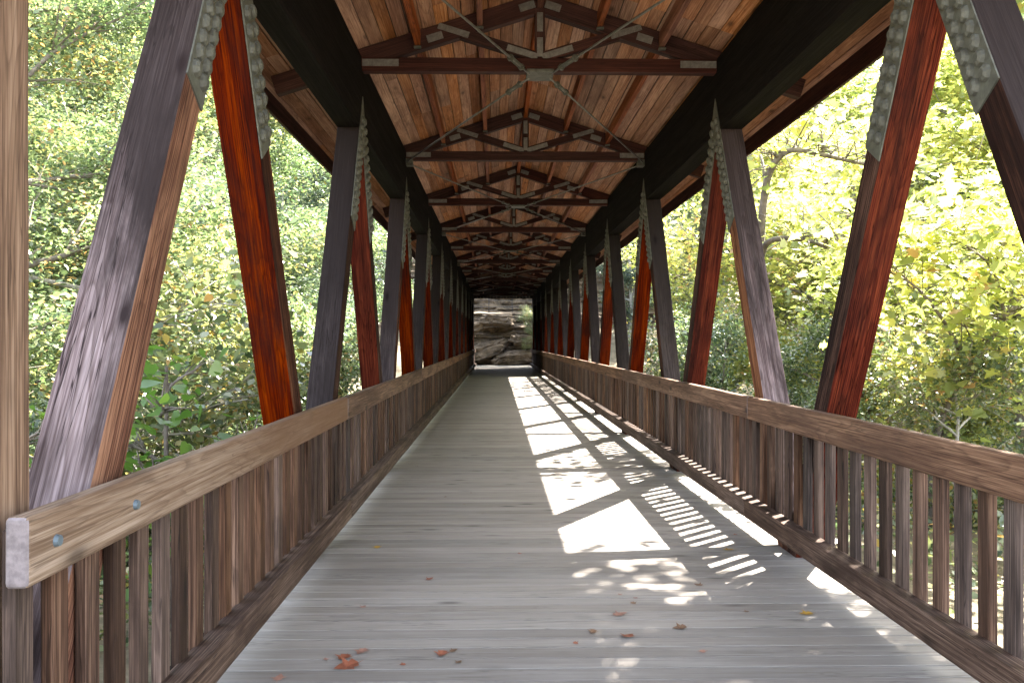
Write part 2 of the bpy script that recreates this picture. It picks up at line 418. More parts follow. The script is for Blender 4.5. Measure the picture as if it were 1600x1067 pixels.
# keep posts out of the beams: cut tops just under the chord by using chord bottom as stop
ZTOP = 3.60
zc0 = ZF; zc1 = ZTOP
DLc = (zc1 - zc0) / math.sin(ang)
diag_meshes = []
for i in range(4):
    bm = bmesh.new()
    me0 = bevel_box('tmp', DLc + .4, .218, .205, [M['grey'], M['red'], M['inner']], bevel=.012, seg=2, warp=.004, cuts=18, face_mat=diag_face, seed=20 + i)
    bm.from_mesh(me0)
    # horizontal cut at the underside of the chord (post tilted by ang about local Y)
    rot = Matrix.Rotation(-ang, 3, 'Y')
    up_local = rot.inverted() @ Vector((0, 0, 1))
    top = up_local * (DLc / 2 * math.sin(ang))
    res = bmesh.ops.bisect_plane(bm, geom=bm.verts[:] + bm.edges[:] + bm.faces[:], plane_co=up_local * ((zc1 - zc0) / 2 - .001), plane_no=up_local, clear_outer=True)
    bmesh.ops.holes_fill(bm, edges=[e for e in res['geom_cut'] if isinstance(e, bmesh.types.BMEdge)])
    me_d = bm_mesh('slanting_post', bm, [M['grey'], M['red'], M['inner']])
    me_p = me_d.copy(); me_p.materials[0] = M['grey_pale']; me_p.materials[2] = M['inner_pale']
    diag_meshes.append((me_d, me_p))
    bpy.data.meshes.remove(me0)
for s in (-1, 1):
    for ya in APEX:
        for q in (-1, 1):                     # q=-1 near leg, +1 far leg
            zc = (zc0 + zc1) / 2
            yc = ya + q * (ZA - zc) * run / rise
            # local X runs up the post
            m = Matrix.Rotation(-ang, 4, 'Y')          # in XZ plane: X up
            m = Matrix.Rotation(R(90) if q < 0 else R(-90), 4, 'Z') @ m
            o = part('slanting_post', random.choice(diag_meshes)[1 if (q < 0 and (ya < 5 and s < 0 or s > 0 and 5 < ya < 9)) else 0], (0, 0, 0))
            o.matrix_basis = Matrix.Translation((s * (FACE + .109), yc, zc)) @ m

# studded chevron gusset plates on the inner faces
def gusset_mesh():
    bm = bmesh.new()
    k = run / rise; hw = .118
    tip = ZA + hw / k; crotch = ZA - hw / k
    tip = min(tip, 3.98)
    zb_out, zb_in = 2.66, 2.54
    pts = [(0, tip)]
    pts.append((k * (ZA - zb_out) + hw, zb_out)); pts.append((k * (ZA - zb_in) - hw, zb_in)); pts.append((0, crotch))
    pts.append((-(k * (ZA - zb_in) - hw), zb_in)); pts.append((-(k * (ZA - zb_out) + hw), zb_out))
    th = .008
    f = [bm.verts.new((0, y, z)) for y, z in pts]
    # two convex halves so the chevron triangulates cleanly
    f1 = bm.faces.new([f[0], f[1], f[2], f[3]]); f2 = bm.faces.new([f[0], f[3], f[4], f[5]])
    ext = bmesh.ops.extrude_face_region(bm, geom=[f1, f2])
    bmesh.ops.translate(bm, vec=(th, 0, 0), verts=[v for v in ext['geom'] if isinstance(v, bmesh.types.BMVert)])
    rr = random.Random(3)
    for q in (-1, 1):
        row = 0; z = tip - .2
        while z > zb_in + .05:
            for c in (-1, 1):
                u = c * .052
                zz = z + (.038 if c > 0 else 0)
                y = k * (ZA - zz) + u
                if y < .035 or (c > 0 and zz < zb_out + .02) or (c < 0 and y < .03): continue
                r = .038; h = .028
                rings = [(1.0, 0.0), (.86, .6), (.5, .95)]
                vv = []
                for fr, fh in rings:
                    vv.append([bm.verts.new((th - .001 + h * fh, q * y + r * fr * math.cos(t), zz + r * 1.15 * fr * math.sin(t)))
                               for t in [2 * math.pi * i / 8 for i in range(8)]])
                for a in range(2):
                    for i in range(8):
                        bm.faces.new((vv[a][i], vv[a][(i + 1) % 8], vv[a + 1][(i + 1) % 8], vv[a + 1][i]))
                bm.faces.new(vv[2])
            z -= .083; row += 1
    return bm_mesh('gusset_plate', bm, [M['galv']])
gm = gusset_mesh()
for s in (-1, 1):
    for ya in APEX:
        part('gusset_plate', gm, (s * (FACE - .001), ya, 0), (0, 0, 0 if s < 0 else math.pi))

# portal columns at the near end
pm = bevel_box('portal_column', 4.2, .24, .24, M['column'], bevel=.01, warp=.003, cuts=14)
for s in (-1, 1):
    part('portal_column', pm, (s * (FACE + .145), Y0 + .11, 1.62), (0, R(-90), 0))

# ---- roof trusses
TZ = 4.262                        # tie beam axis
RB0 = 4.79                        # underside of rafters at the ridge
tie_me = bevel_box('tie_beam', 2 * FACE - .01, .11, .135, M['truss'], bevel=.006, warp=.002, cuts=8)
raf_run = EAVE + .0
raf_len = raf_run / math.cos(math.atan(SLOPE))
raf_me = bevel_box('rafter', raf_len, .10, .19, M['truss'], bevel=.005)
king_me = bevel_box('king_post', .50, .10, .10, M['truss'], bevel=.005)
aS = math.atan2(.30, .98)
strut_me = bevel_box('strut', 1.02, .09, .10, M['truss'], bevel=.005)
end_plate = bevel_box('steel_plate', .36, .004, .07, M['steel'], bevel=0)
mid_plate = bevel_box('steel_plate', .32, .004, .062, M['steel'], bevel=0)
post_plate = bevel_box('steel_plate', .19, .004, .058, M['steel'], bevel=0)
wing_plate = bevel_box('steel_plate', .16, .004, .075, M['steel'], bevel=0)
hub_me = bevel_box('hub_plate', .27, .30, .03, M['galv'], bevel=.003)
dr = math.atan(SLOPE)
def sub(name, me, parent, wloc, wrot):
    o = link(name, me, parent)
    o.matrix_parent_inverse = parent.matrix_basis.inverted()
    o.location = wloc; o.rotation_euler = wrot
    return o
rod_pts = []
for k, ya in enumerate(APEX):
    tie = part('tie_beam', tie_me, (0, ya, TZ))
    for s in (-1, 1):
        sub('steel_plate', end_plate, tie, (s * (FACE - .19), ya - .0575, TZ + .012), (0, 0, 0))
    yf = ya - .0535
    for s in (-1, 1):
        rx = s * raf_run / 2
        rz = RB0 + .095 / math.cos(dr) - SLOPE * raf_run / 2
        raf = part('rafter', raf_me, (rx + s * .002, ya, rz), (0, s * dr, 0))
        st_c = Vector((s * .52, ya, TZ + .055 + .18))
        st = part('strut', strut_me, st_c, (0, -s * aS, 0))
        d = Vector((math.cos(aS) * s, 0, math.sin(aS)))
        if k < 9:
            p1 = st_c - d * .36; sub('steel_plate', mid_plate, st, (p1.x, ya - .048, p1.z), (0, -s * aS, 0))
            p2 = st_c + d * .36; sub('steel_plate', mid_plate, st, (p2.x, ya - .048, p2.z), (0, -s * aS, 0))
            p3 = Vector((s * 1.05, 0, RB0 + .08 - SLOPE * 1.05))
            sub('steel_plate', wing_plate, raf, (p3.x, yf, p3.z), (0, s * dr, 0))
            p4 = Vector((s * .13, 0, RB0 + .10 - SLOPE * .13))
            sub('steel_plate', wing_plate, raf, (p4.x, yf, p4.z), (0, s * dr, 0))
    kp = part('king_post', king_me, (0, ya, 4.585), (0, R(90), 0))
    if k < 9:
        sub('steel_plate', post_plate, kp, (0, ya - .0545, 4.69), (0, R(90), 0))
        sub('steel_plate', post_plate, kp, (0, ya - .0545, 4.44), (0, R(90), 0))
    if k % 2 == 1:
        part('hub_plate', hub_me, (0, ya, TZ - .0845))
# ridge board and purlins with hangers
hang_me = bevel_box('joist_hanger', .05, .07, .15, M['galv'], bevel=0)
bays = [Y0 - .6] + APEX + [Y1]
for a, b in zip(bays[:-1], bays[1:]):
    L_ = b - a - .106
    if a == bays[0] or b == bays[-1]: L_ += .05
    pme = bevel_box('purlin', L_, .055, .15, M['purlin'], bevel=.003)
    yc = (a + b) / 2 + (.026 if b == bays[-1] else (-.026 if a == bays[0] else 0))
    for s in (-1, 1):
        for px_ in (.6, 1.22, 2.15):
            pz = RB0 + .19 / math.cos(dr) - SLOPE * px_ - .08
            pu = part('purlin', pme, (s * px_, yc, pz - .002), (0, 0, R(90)))
            if b in APEX and b < 34 and px_ < 2:
                sub('joist_hanger', hang_me, pu, (s * px_, b - .053 - .027, pz - .085 - .014), (0, 0, R(90))).scale = (1, 1, .12)
    part('ridge_beam', pme, (0, yc, RB0 + .115), (0, 0, R(90)))
# plank roof: boards along the bridge
BW = .137
rows = int(math.ceil((EAVE + .1) / math.cos(dr) / BW))
brest = bmesh.new()
bcache = {}
for s in (-1, 1):
    for r_ in range(rows):
        u = (r_ + .5) * BW
        x = s * u * math.cos(dr)
        z = RB0 + .19 / math.cos(dr) + .014 - SLOPE * abs(x)
        rr = random.Random(r_ * 2 + (s > 0) + 100)
        y = Y0 - .9
        first = True
        while y < Y1 + .3:
            L_ = 4.86 if not first else (1.62, 3.24, 4.86)[rr.randrange(3)]
            first = False
            e = min(y + L_, Y1 + .3)
            lr = round(e - y, 2)
            if y < 33 and e > 4.5 and (lr > .3):
                if lr not in bcache: bcache[lr] = [bevel_box('roof_board', lr - .004, BW - g_, .022, M['board'], bevel=.003) for g_ in (.002, .004, .007, .010)]
                part('roof_board', bcache[lr][rr.randrange(4)], (x, (y + e) / 2, z + rr.uniform(-.002, .004)), Matrix.Rotation(s * dr, 4, 'Y').to_euler() if False else (Matrix.Rotation(s * dr, 4, 'Y') @ Matrix.Rotation(R(90), 4, 'Z')).to_euler())
            else:
                mt = Matrix.Translation((x, (y + e) / 2, z)) @ Matrix.Rotation(s * dr, 4, 'Y') @ Matrix.Diagonal((BW - .004, e - y - .004, .022, 1))
                bmesh.ops.create_cube(brest, size=1.0, matrix=mt)
            y = e
o = part('roof_board_field', bm_mesh('roof_board_field', brest, [M['board']]), (0, 0, 0)); tag(o, kind='stuff')
for s in (-1, 1):
    w_ = (EAVE + .22) / math.cos(dr)
    me = bevel_box('roof_covering', w_, Y1 - Y0 + 1.6, .03, M['roofing'], bevel=0)
    xm = s * (EAVE + .22) / 2
    part('roof_covering', me, (xm, YC - .1, RB0 + .19 / math.cos(dr) + .05 - SLOPE * abs(xm)), (0, s * dr, 0))
    me = bevel_box('fascia_board', Y1 - Y0 + 1.3, .035, .20, M['truss'], bevel=.003)
    part('fascia_board', me, (s * (EAVE + .16), YC - .1, RB0 + .11 - SLOPE * (EAVE + .16)), (0, 0, R(90)))
# far portal: gable siding over the opening and side walls added to darken the far end
sid = bevel_box('siding_and_shade_board', 1.0, .19, .03, M['siding'], bevel=.003)
nb = 28
for i in range(nb):
    x = -2.66 + .2 * (i + .5) - .13
    top = RB0 + .15 - SLOPE * abs(x); bot = 4.14 if abs(x) < 1.8 else -.3
    o = part('siding_and_shade_board', sid, (x, Y1 + .04, (top + bot) / 2), (0, R(90), R(90)))
    o.rotation_euler = (Matrix.Rotation(R(90), 4, 'Z') @ Matrix.Rotation(R(90), 4, 'Y')).to_euler()
    o.scale = (top - bot, 1, 1)
for s in (-1, 1):
    for i in range(62):
        y = Y1 - .2 * (i + .5)
        o = part('siding_and_shade_board', sid, (s * (FACE + .27), y, 1.65), (0, R(90), 0)); o.scale = (3.9, 1, 1)

# horizontal bracing rods with turnbuckles, two panels to each cross
def rod(a, b):
    d = (b - a); Lr = d.length
    Vt, Ft = [], []
    tri_tube([a, b], [.011, .011], 6, Vt, Ft)
    o = part('bracing_rod', mesh_from('bracing_rod', Vt, Ft, [M['steel']], smooth=True), (0, 0, 0))
    return o
def turnbuckle(p, d, parent):
    Vt, Ft = [], []
    sidev = d.cross(Vector((0, 0, 1))).normalized() * .022
    for sg in (-1, 1): tri_tube([p + sidev * sg - d * .13, p + sidev * sg + d * .13], [.009, .009], 5, Vt, Ft)
    for t in (-.15, .13): tri_tube([p + d * t, p + d * (t + .03)], [.034, .034], 6, Vt, Ft)
    o = link('turnbuckle', mesh_from('turnbuckle', Vt, Ft, [M['galv']]), parent)
RZ = TZ - .095
for k in range(1, 12, 2):
    for s in (-1, 1):
        hub = Vector((s * .10, APEX[k], RZ))
        for j in (k - 1, k + 1):
            if 0 <= j < 12:
                sg = 1 if j > k else -1
                end = Vector((s * (FACE - .03), APEX[j] - sg * .09, RZ))
                st = hub + Vector((0, sg * .05, 0))
                r_o = rod(st, end)
                d = (end - st).normalized()
                turnbuckle(st + d * .38, d, r_o)
cl = bevel_box('anchor_bracket', .10, .14, .10, M['galv'], bevel=.004)
for k in range(0, 12, 2):
    for s in (-1, 1): part('anchor_bracket', cl, (s * (FACE - .051), APEX[k], RZ))

# ------------------------------------------------------------------ railings
bal_meshes = [bevel_box('baluster', .93, .09, .038, M['baluster'], bevel=.004, warp=.0025, cuts=4, seed=40 + i) for i in range(5)]
bolt_bm = bmesh.new()
bmesh.ops.create_cone(bolt_bm, cap_ends=True, segments=12, radius1=.019, radius2=.015, depth=.016)
bolt_me = bm_mesh('bolt_head', bolt_bm, [M['bolt']])
for s in (-1, 1):
    rl = empty('railing', (s * RIN, Y0, DECK))
    tag(rl, 'wooden railing with upright balusters along the left side of the bridge deck' if s < 0 else
        'wooden railing with sunlit upright balusters along the right side of the bridge deck', 'railing')
    inv = Matrix.Translation(-rl.location)
    def rp(name, me, loc, rot, parent=rl):
        o = link(name, me, rl); o.matrix_parent_inverse = inv
        o.location = loc; o.rotation_euler = rot; return o
    edges = [2.19, APEX[1] - 1.4, APEX[2] + 1.4, APEX[4] + 1.4, APEX[6] + 1.4, APEX[8] + 1.4, APEX[10] + 1.4, Y1 - .05]
    rails = []
    for i, (a, b) in enumerate(zip(edges[:-1], edges[1:])):
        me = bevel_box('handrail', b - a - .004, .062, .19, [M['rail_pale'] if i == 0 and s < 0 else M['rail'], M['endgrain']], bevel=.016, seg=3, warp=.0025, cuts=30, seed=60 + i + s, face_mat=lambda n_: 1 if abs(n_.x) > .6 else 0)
        rails.append((rp('handrail', me, (s * (RIN + .031), (a + b) / 2, .943), (0, 0, R(90))), a, b))
        me = bevel_box('kerb_rail', b - a - .004, .114, .15, M['kerb'], bevel=.014, seg=2, warp=.003, cuts=30, seed=80 + i + s)
        rp('kerb_rail', me, (s * (RIN + .027), (a + b) / 2, .105), (0, 0, R(90)))
    n = int((Y1 - 2.3) / .193)
    for i in range(n):
        y = 2.30 + .193 * i + random.uniform(-.006, .006)
        o = rp('baluster', random.choice(bal_meshes), (s * (RIN + .0855 + .0015), y, .555 - .03), (0, R(-90), 0))
        m = Matrix.Translation(o.location) @ Matrix.Rotation(random.uniform(-.008, .008), 4, 'X') @ Matrix.Rotation(R(90) * s + (math.pi if random.random() < .5 else 0), 4, 'Z') @ Matrix.Rotation(R(-90), 4, 'Y') @ Matrix.Rotation(R(90), 4, 'X')
        # local X up, local Y (90 mm) along the bridge, local Z (38 mm) across it
        m = Matrix.Translation(o.location) @ Matrix.Rotation(random.uniform(-.008, .008), 4, 'X') @ Matrix(((0, 0, 1, 0), (0, 1, 0, 0), (-1, 0, 0, 0), (0, 0, 0, 1)))
        o.matrix_basis = m
    # coach bolts into column and posts
    by = [Y0 + .11]
    for ya in APEX:
        for q in (-1, 1): by.append(ya + q * (ZA - .94) * run / rise)
    for y in by:
        if y > 5: continue
        for rob, a, b in rails:
            if a < y < b:
                o = link('bolt_head', bolt_me, rob)
                o.matrix_parent_inverse = (Matrix.Translation(rl.location) @ inv @ rob.matrix_basis).inverted()
                o.location = (s * (RIN - .006), y, .945); o.rotation_euler = (0, R(-90) * s, 0)

# ------------------------------------------------------------------ cliff, boulders and fence beyond the far end
prof = [(56.6, -.6), (56.9, .5), (57.1, 1.2), (57.7, 1.5), (57.8, 2.5), (58.3, 2.8), (58.5, 3.5), (60.2, 3.65), (60.9, 5.0), (62, 7.4), (66, 9.5), (74, 12)]
def prof_at(t):
    f = t * (len(prof) - 1); i = min(int(f), len(prof) - 2); f -= i
    f = f * f * (3 - 2 * f) * .5 + f * .5
    return prof[i][0] + (prof[i + 1][0] - prof[i][0]) * f, prof[i][1] + (prof[i + 1][1] - prof[i][1]) * f
cx = [-14 + i * .5 for i in range(19)] + [-4.5 + i * .075 for i in range(121)] + [5 + i * .5 for i in range(19)]
cv = [i / 150 for i in range(151)]
V = []
for t in cv:
    y0, z0 = prof_at(t)
    for x in cx:
        p = Vector((x * .45, z0 * 1.5, 2.0))
        wob = noise.fractal(p, .9, 2.0, 5)
        st = z0 + .35 * noise.noise(Vector((x * .35, z0 * .4, 7))) + .12 * x * .3
        led = (st * 2.2) % 1.0
        y = y0 + .38 * wob + .22 * smooth(.55, 1, led) * (1 if z0 < 8 else 0) - .12 * noise.noise(Vector((x * 2.3, z0 * 6, 1)))
        y += .06 * noise.noise(Vector((x * 7, z0 * 12, 4)))
        y += max(0, abs(x) - 6) * -.25
        V.append((x, y, z0 + .12 * noise.noise(Vector((x * 1.1, y0, z0)))))
nx = len(cx)
F = [(j * nx + i, j * nx + i + 1, (j + 1) * nx + i + 1, (j + 1) * nx + i) for j in range(len(cv) - 1) for i in range(nx - 1)]
cliff = link('cliff', mesh_from('cliff', V, F, [M['rock']], smooth=False)); tag(cliff, kind='structure')

def boulder(loc, size, seed, label, tilt=0.0):
    bm = bmesh.new(); bmesh.ops.create_icosphere(bm, subdivisions=5, radius=1)
    for v in bm.verts:
        d = v.co.normalized()
        e = Vector([math.copysign(abs(q) ** .7, q) for q in d])          # squarer, slab-like
        n = .30 * noise.fractal(d * 1.2 + Vector((seed * 5.1, 0, 0)), .8, 2.1, 5)
        cell = noise.voronoi(d * 1.7 + Vector((seed * 3.3, 1, 2)))[0]
        n += .16 * min(.5, cell[1] - cell[0]) - .05                      # broken faces with crevices
        bed = math.sin((d.z + .25 * noise.noise(d * 2 + Vector((seed, 0, 0)))) * 11 + seed)
        n += .035 * bed
        v.co = Vector((e.x * size[0], e.y * size[1], e.z * size[2])) * (1 + n)
    o = link('boulder', bm_mesh('boulder', bm, [M['rock']], smooth=False)); o.location = loc
    o.rotation_euler = (0.1 * math.sin(seed * 3), tilt, .3 * math.sin(seed * 7))
    tag(o, label, 'rock', 'rocks at the foot of the cliff')
boulder((-.35, 57.2, 3.0), (1.15, .75, .42), 1, 'long pale flat slab jutting out highest on the rock face beyond the bridge', .03)
boulder((-1.15, 56.9, .85), (1.5, .7, .62), 2, 'broad grey boulder sloping up at the lower left of the rock face', -.28)
boulder((.75, 56.5, .35), (1.35, .7, .45), 3, 'wide low dark boulder at the foot of the rock face', -.16)
boulder((1.5, 57.0, 1.5), (1.0, .6, .4), 4, 'dark ledge boulder at the right of the rock face below the shrub', .2)
boulder((-1.7, 57.2, 2.5), (.7, .5, .34), 5, 'small tilted rock at the left edge of the rock face beyond the bridge', -.3)

fence = empty('iron_fence', (0, 59.4, 3.55)); tag(fence, 'thin dark iron fence standing on the ledge above the rock face', 'fence')
fp = bevel_box('fence_post', 1.5, .05, .05, M['iron'], bevel=.005)
for x in (-2.6, -.95, .72, 2.35):
    o = link('fence_post', fp, fence); o.location = (x, 0, .72); o.rotation_euler = (0, R(90), 0)
fr = bevel_box('fence_rail', 6.2, .03, .035, M['iron'], bevel=.004)
for z in (.42, .9, 1.3):
    o = link('fence_rail', fr, fence); o.location = (0, -.042, z)

# ------------------------------------------------------------------ vegetation
def leaf_template(kind):
    if kind == 'lobed':
        pts = [(0, 0), (.30, .10), (.22, .28), (.55, .42), (.26, .50), (.22, .66), (0, 1.0), (-.22, .66), (-.26, .50), (-.55, .42), (-.22, .28), (-.30, .10)]
        return np.array([(x, y, .10 * abs(x) * 2 - .05 * y) for x, y in pts])
    if kind == 'heart':
        pts = [(0, .06), (.3, 0), (.5, .25), (.3, .65), (0, 1.0), (-.3, .65), (-.5, .25), (-.3, 0)]
        return np.array([(x, y, .2 * abs(x) - .08 * y) for x, y in pts])
    return np.array([(0, 0, 0), (.27, .25, .07), (.25, .62, .05), (0, 1.0, -.06), (-.25, .62, .05), (-.27, .25, .07)])

def leaves_mesh(name, centers, n, size, mat, kind, seed, sig=(.4, .4, .25), weights=None, droop=0.3):
    rg = np.random.default_rng(seed)
    ci = rg.integers(0, len(centers), n)
    cen = np.array(centers)[ci]
    ctint = rg.normal(0, .2, len(centers))[ci]
    pos = cen + rg.normal(0, 1, (n, 3)) * np.array(sig)
    nrm = rg.normal(0, .55, (n, 3)) + np.array([0, 0, 1.0])
    nrm /= np.linalg.norm(nrm, axis=1, keepdims=True)
    dirv = rg.normal(0, 1, (n, 3)); dirv[:, 2] -= droop
    dirv -= nrm * (dirv * nrm).sum(1, keepdims=True); dirv /= np.linalg.norm(dirv, axis=1, keepdims=True) + 1e-9
    side = np.cross(dirv, nrm)
    sc = size * rg.uniform(.45, 1.35, n)
    T = leaf_template(kind); k = len(T)
    co = pos[:, None, :] + sc[:, None, None] * (T[None, :, 0:1] * side[:, None, :] + T[None, :, 1:2] * dirv[:, None, :] + T[None, :, 2:3] * nrm[:, None, :])
    co = co.reshape(-1, 3).astype(np.float32)
    me = bpy.data.meshes.new(name)
    me.vertices.add(n * k); me.vertices.foreach_set('co', co.ravel())
    me.loops.add(n * k); me.loops.foreach_set('vertex_index', np.arange(n * k, dtype=np.int32))
    me.polygons.add(n); me.polygons.foreach_set('loop_start', np.arange(0, n * k, k, dtype=np.int32))
    me.update(calc_edges=True)
    tint = np.clip(rg.beta(2.0, 2.4, n) + ctint, 0, 1).astype(np.float32)
    at = me.attributes.new('tint', 'FLOAT', 'FACE'); at.data.foreach_set('value', tint)
    me.materials.append(mat)
    me.validate()
    return me

def grow(seed, H, Rad, trunk_r, low=.28, limbs=13, forks=4, shape=1.0, lean=.0):
    """returns trunk verts/faces and clump centres of a tree"""
    rr = random.Random(seed)
    V, F, cl = [], [], []
    n = 9; pts = []; rad = []
    ax, ay = rr.uniform(-lean, lean), rr.uniform(-lean, lean)
    for i in range(n):
        t = i / (n - 1)
        pts.append(Vector((ax * t * H + .035 * H * (noise.noise(Vector((seed, t * 2.2, 0)))), ay * t * H + .035 * H * noise.noise(Vector((seed, t * 2.2, 5))), t * H * .9)))
        rad.append(trunk_r * (1.25 if i == 0 else 1) * (1 - .9 * t) + .012)
    tri_tube(pts, rad, 8, V, F)
    def trunk_at(t):
        f = t * (n - 1); i = min(int(f), n - 2); return pts[i].lerp(pts[i + 1], f - i), rad[i] * (1 - (f - i)) + rad[i + 1] * (f - i)
    for l in range(limbs):
        t = low + (1 - low) * (l + rr.uniform(0, .8)) / limbs
        t = min(t, .97)
        p, r = trunk_at(t)
        a = l * 2.399 + rr.uniform(-.5, .5)
        prof_ = math.sin(math.pi * min(1, .18 + .82 * (1 - (t - low) / (1 - low))) ** shape) * .75 + .3
        Ln = Rad * prof_ * rr.uniform(.75, 1.15)
        d = Vector((math.cos(a), math.sin(a), rr.uniform(.25, .7)))
        q = p.copy(); lp = [q.copy()]; lr = [r * .6]
        m_ = 6
        for i in range(m_):
            d = (d + Vector((rr.uniform(-.35, .35), rr.uniform(-.35, .35), rr.uniform(-.2, .22)))).normalized()
            q = q + d * Ln / m_
            lp.append(q.copy()); lr.append(r * .6 * (1 - (i + 1) / m_) + .008)
            if i >= 1:
                cl.append(q.copy())
                for f_ in range(forks if i > 1 else 2):
                    dd = (d + Vector((rr.uniform(-1, 1), rr.uniform(-1, 1), rr.uniform(-.5, .7)))).normalized()
                    Lf = Ln * rr.uniform(.18, .42)
                    mid = q + dd * Lf * .5 + Vector((0, 0, .06 * Lf)); e = q + dd * Lf
                    tri_tube([q, mid, e], [lr[-1] * .5 + .004, lr[-1] * .35 + .004, .004], 4, V, F)
                    cl.append(mid); cl.append(e)
        tri_tube(lp, lr, 6, V, F)
    return V, F, cl

proto = {}
def tree_proto(key, seed, H, Rad, tr, nl, size, lmat, kind='plain', bark='bark', sig=(.33, .33, .2), **kw):
    V_, F_, cl_ = grow(seed, H, Rad, tr, **kw)
    tm = mesh_from(key + '_trunk', V_, F_, [M[bark]], smooth=True)
    cm = leaves_mesh(key + '_crown', cl_, nl, size, M[lmat], kind, seed + 50, sig)
    proto[key] = (tm, cm, H)

tree_proto('broad', 11, 14, 4.2, .24, 76000, .10, 'leaf_green', low=.18, limbs=17, forks=4)
tree_proto('tall', 12, 16, 3.4, .22, 56000, .105, 'leaf_dark', low=.25, limbs=19, forks=3, bark='palebark')
tree_proto('autumn', 13, 12, 3.8, .18, 64000, .095, 'leaf_autumn', low=.16, limbs=16, forks=4, bark='palebark')
tree_proto('yellow', 14, 13, 4.2, .17, 24000, .16, 'leaf_yellow', kind='lobed', low=.18, limbs=14, forks=3, lean=.05, sig=(.5, .5, .3))
tree_proto('maple', 15, 12, 4.0, .16, 14000, .18, 'leaf_yellow', kind='lobed', low=.30, limbs=12, forks=3, lean=.06, sig=(.42, .42, .22))
tree_proto('shrub', 16, 3.2, 1.7, .045, 15000, .08, 'leaf_green', low=.05, limbs=13, forks=4, sig=(.24, .24, .2))
tree_proto('bush', 17, 2.8, 1.6, .04, 13000, .08, 'leaf_autumn', low=.05, limbs=13, forks=4, sig=(.24, .24, .2), bark='palebark')
tree_proto('laurel', 18, 3.0, 1.6, .05, 11000, .10, 'leaf_dark', low=.05, limbs=12, forks=4, sig=(.24, .24, .2))
tree_proto('sapling', 19, 7.0, 1.6, .07, 22000, .095, 'leaf_autumn', low=.15, limbs=15, forks=3, sig=(.3, .3, .25), bark='palebark')
tree_proto('darksapling', 20, 7.0, 1.6, .07, 22000, .10, 'leaf_green', low=.15, limbs=15, forks=3, sig=(.3, .3, .25))

used = set()
def plant(key, x, y, top, label, cat='tree', group=None, spread=1.0, rot=None, name=None):
    tm, cm, H = proto[key]
    z = ground(x, y) - .1
    sz = (top - z) / (H * 1.0)
    sxy = sz * spread
    root = empty(name or ('shrub' if cat == 'shrub' else 'tree'), (x, y, z))
    root.rotation_euler = (0, 0, rot if rot is not None else random.uniform(0, 6.28)); root.scale = (sxy, sxy, sz)
    tag(root, label, cat, group)
    link('stem' if cat == 'shrub' else 'trunk', tm, root)
    link('foliage' if cat == 'shrub' else 'crown', cm, root)
    return root

# left bank: front row, middle row, back row  (kind, x, y, top, spread, label)
LEFT = [
 ('broad', -8.2, 11.5, 8.2, 1.05, 'bright green broad tree filling the gap left of the nearest slanting post'),
 ('autumn', -8.0, 17.0, 7.5, 1.0, 'pale barked tree with yellowing leaves behind the nearest red post on the left'),
 ('autumn', -10.5, 14.5, 7.5, 1.0, 'yellow flecked tree low in the gap between nearest left grey and red posts'),
 ('broad', -8.4, 23.0, 7.5, 1.05, 'green tree beside the left truss, second row beyond the nearest red post'),
 ('tall', -8.2, 30.0, 8.5, 1.0, 'tall dark green tree close to the left truss at mid bridge'),
 ('broad', -8.0, 37.0, 9.0, .95, 'green tree crowding the left truss in its far half'),
 ('tall', -7.4, 43.5, 11.0, .9, 'dark tree pressed against the left truss near its far end'),
 ('tall', -13.5, 17.0, 13.0, 1.0, 'tall pale trunked tree at the upper left corner of the view'),
 ('broad', -15.5, 22.5, 13.5, 1.1, 'big green tree in the middle distance left of the nearest slanting post'),
 ('tall', -12.5, 27.5, 14.0, 1.05, 'tall dark tree in the middle distance between the two nearest left posts'),
 ('autumn', -13.0, 34.0, 14.0, 1.1, 'yellowing tree in the middle distance right of the nearest red post'),
 ('broad', -12.0, 42.0, 15.0, 1.0, 'green tree in the middle distance behind the second left pair of posts'),
]
for kd, x, y, top, sp, lb in LEFT: plant(kd, x, y, top, lb, spread=sp, group='trees left of the bridge')
back = [(-23, 25, 15), (-25, 33, 18), (-21, 38, 18), (-22, 46, 20), (-15, 50, 19), (-28, 42, 20), (-9, 55, 18), (-30, 21, 15), (-18, 58, 21), (-27, 54, 22)]
for i, (x, y, t) in enumerate(back):
    plant(('tall', 'broad')[i % 2], x, y, t, 'dense green tree in the far wood on the left side of the bridge', spread=1.15, group='far wood left of the bridge')
RIGHT = [
 ('maple', 7.5, 7.3, 11.0, .95, 'yellow green maple close to the bridge at the upper right corner'),
 ('maple', 7.6, 5.0, 11.0, .95, 'yellow green maple beside the bridge entrance, nearest tree on the right'),
 ('maple', 9.2, 15.5, 6.4, 1.1, 'bright yellow green maple between the nearest red and second grey right posts'),
 ('yellow', 11.8, 19.0, 8.8, 1.0, 'sunlit yellow tree behind the nearest red post on the right'),
 ('yellow', 11.2, 26.0, 9.2, .95, 'sunlit yellow green tree right of the second grey post on the right'),
 ('broad', 14.5, 17.5, 9.0, 1.05, 'green tree low in the gap right of the nearest red post on the right'),
 ('yellow', 10.6, 33.5, 9.0, .9, 'yellow green tree beside the right truss at mid bridge'),
 ('broad', 10.4, 40.5, 9.5, .85, 'green tree close to the right truss in its far half'),
 ('tall', 7.2, 46.5, 12.0, .8, 'dark tree pressed against the right truss near its far end'),
 ('tall', 17.5, 25.5, 14.0, 1.05, 'tall dark green tree in the middle distance right of the nearest red post'),
 ('yellow', 17.5, 33.0, 14.5, 1.1, 'tall yellow green tree in the middle distance beside the second grey post on the right'),
 ('broad', 16.5, 41.0, 14.5, 1.0, 'green tree in the middle distance behind the third pair of right posts'),
 ('autumn', 19.5, 20.0, 13.0, 1.1, 'yellowing pale barked tree at the right edge of the view'),
]
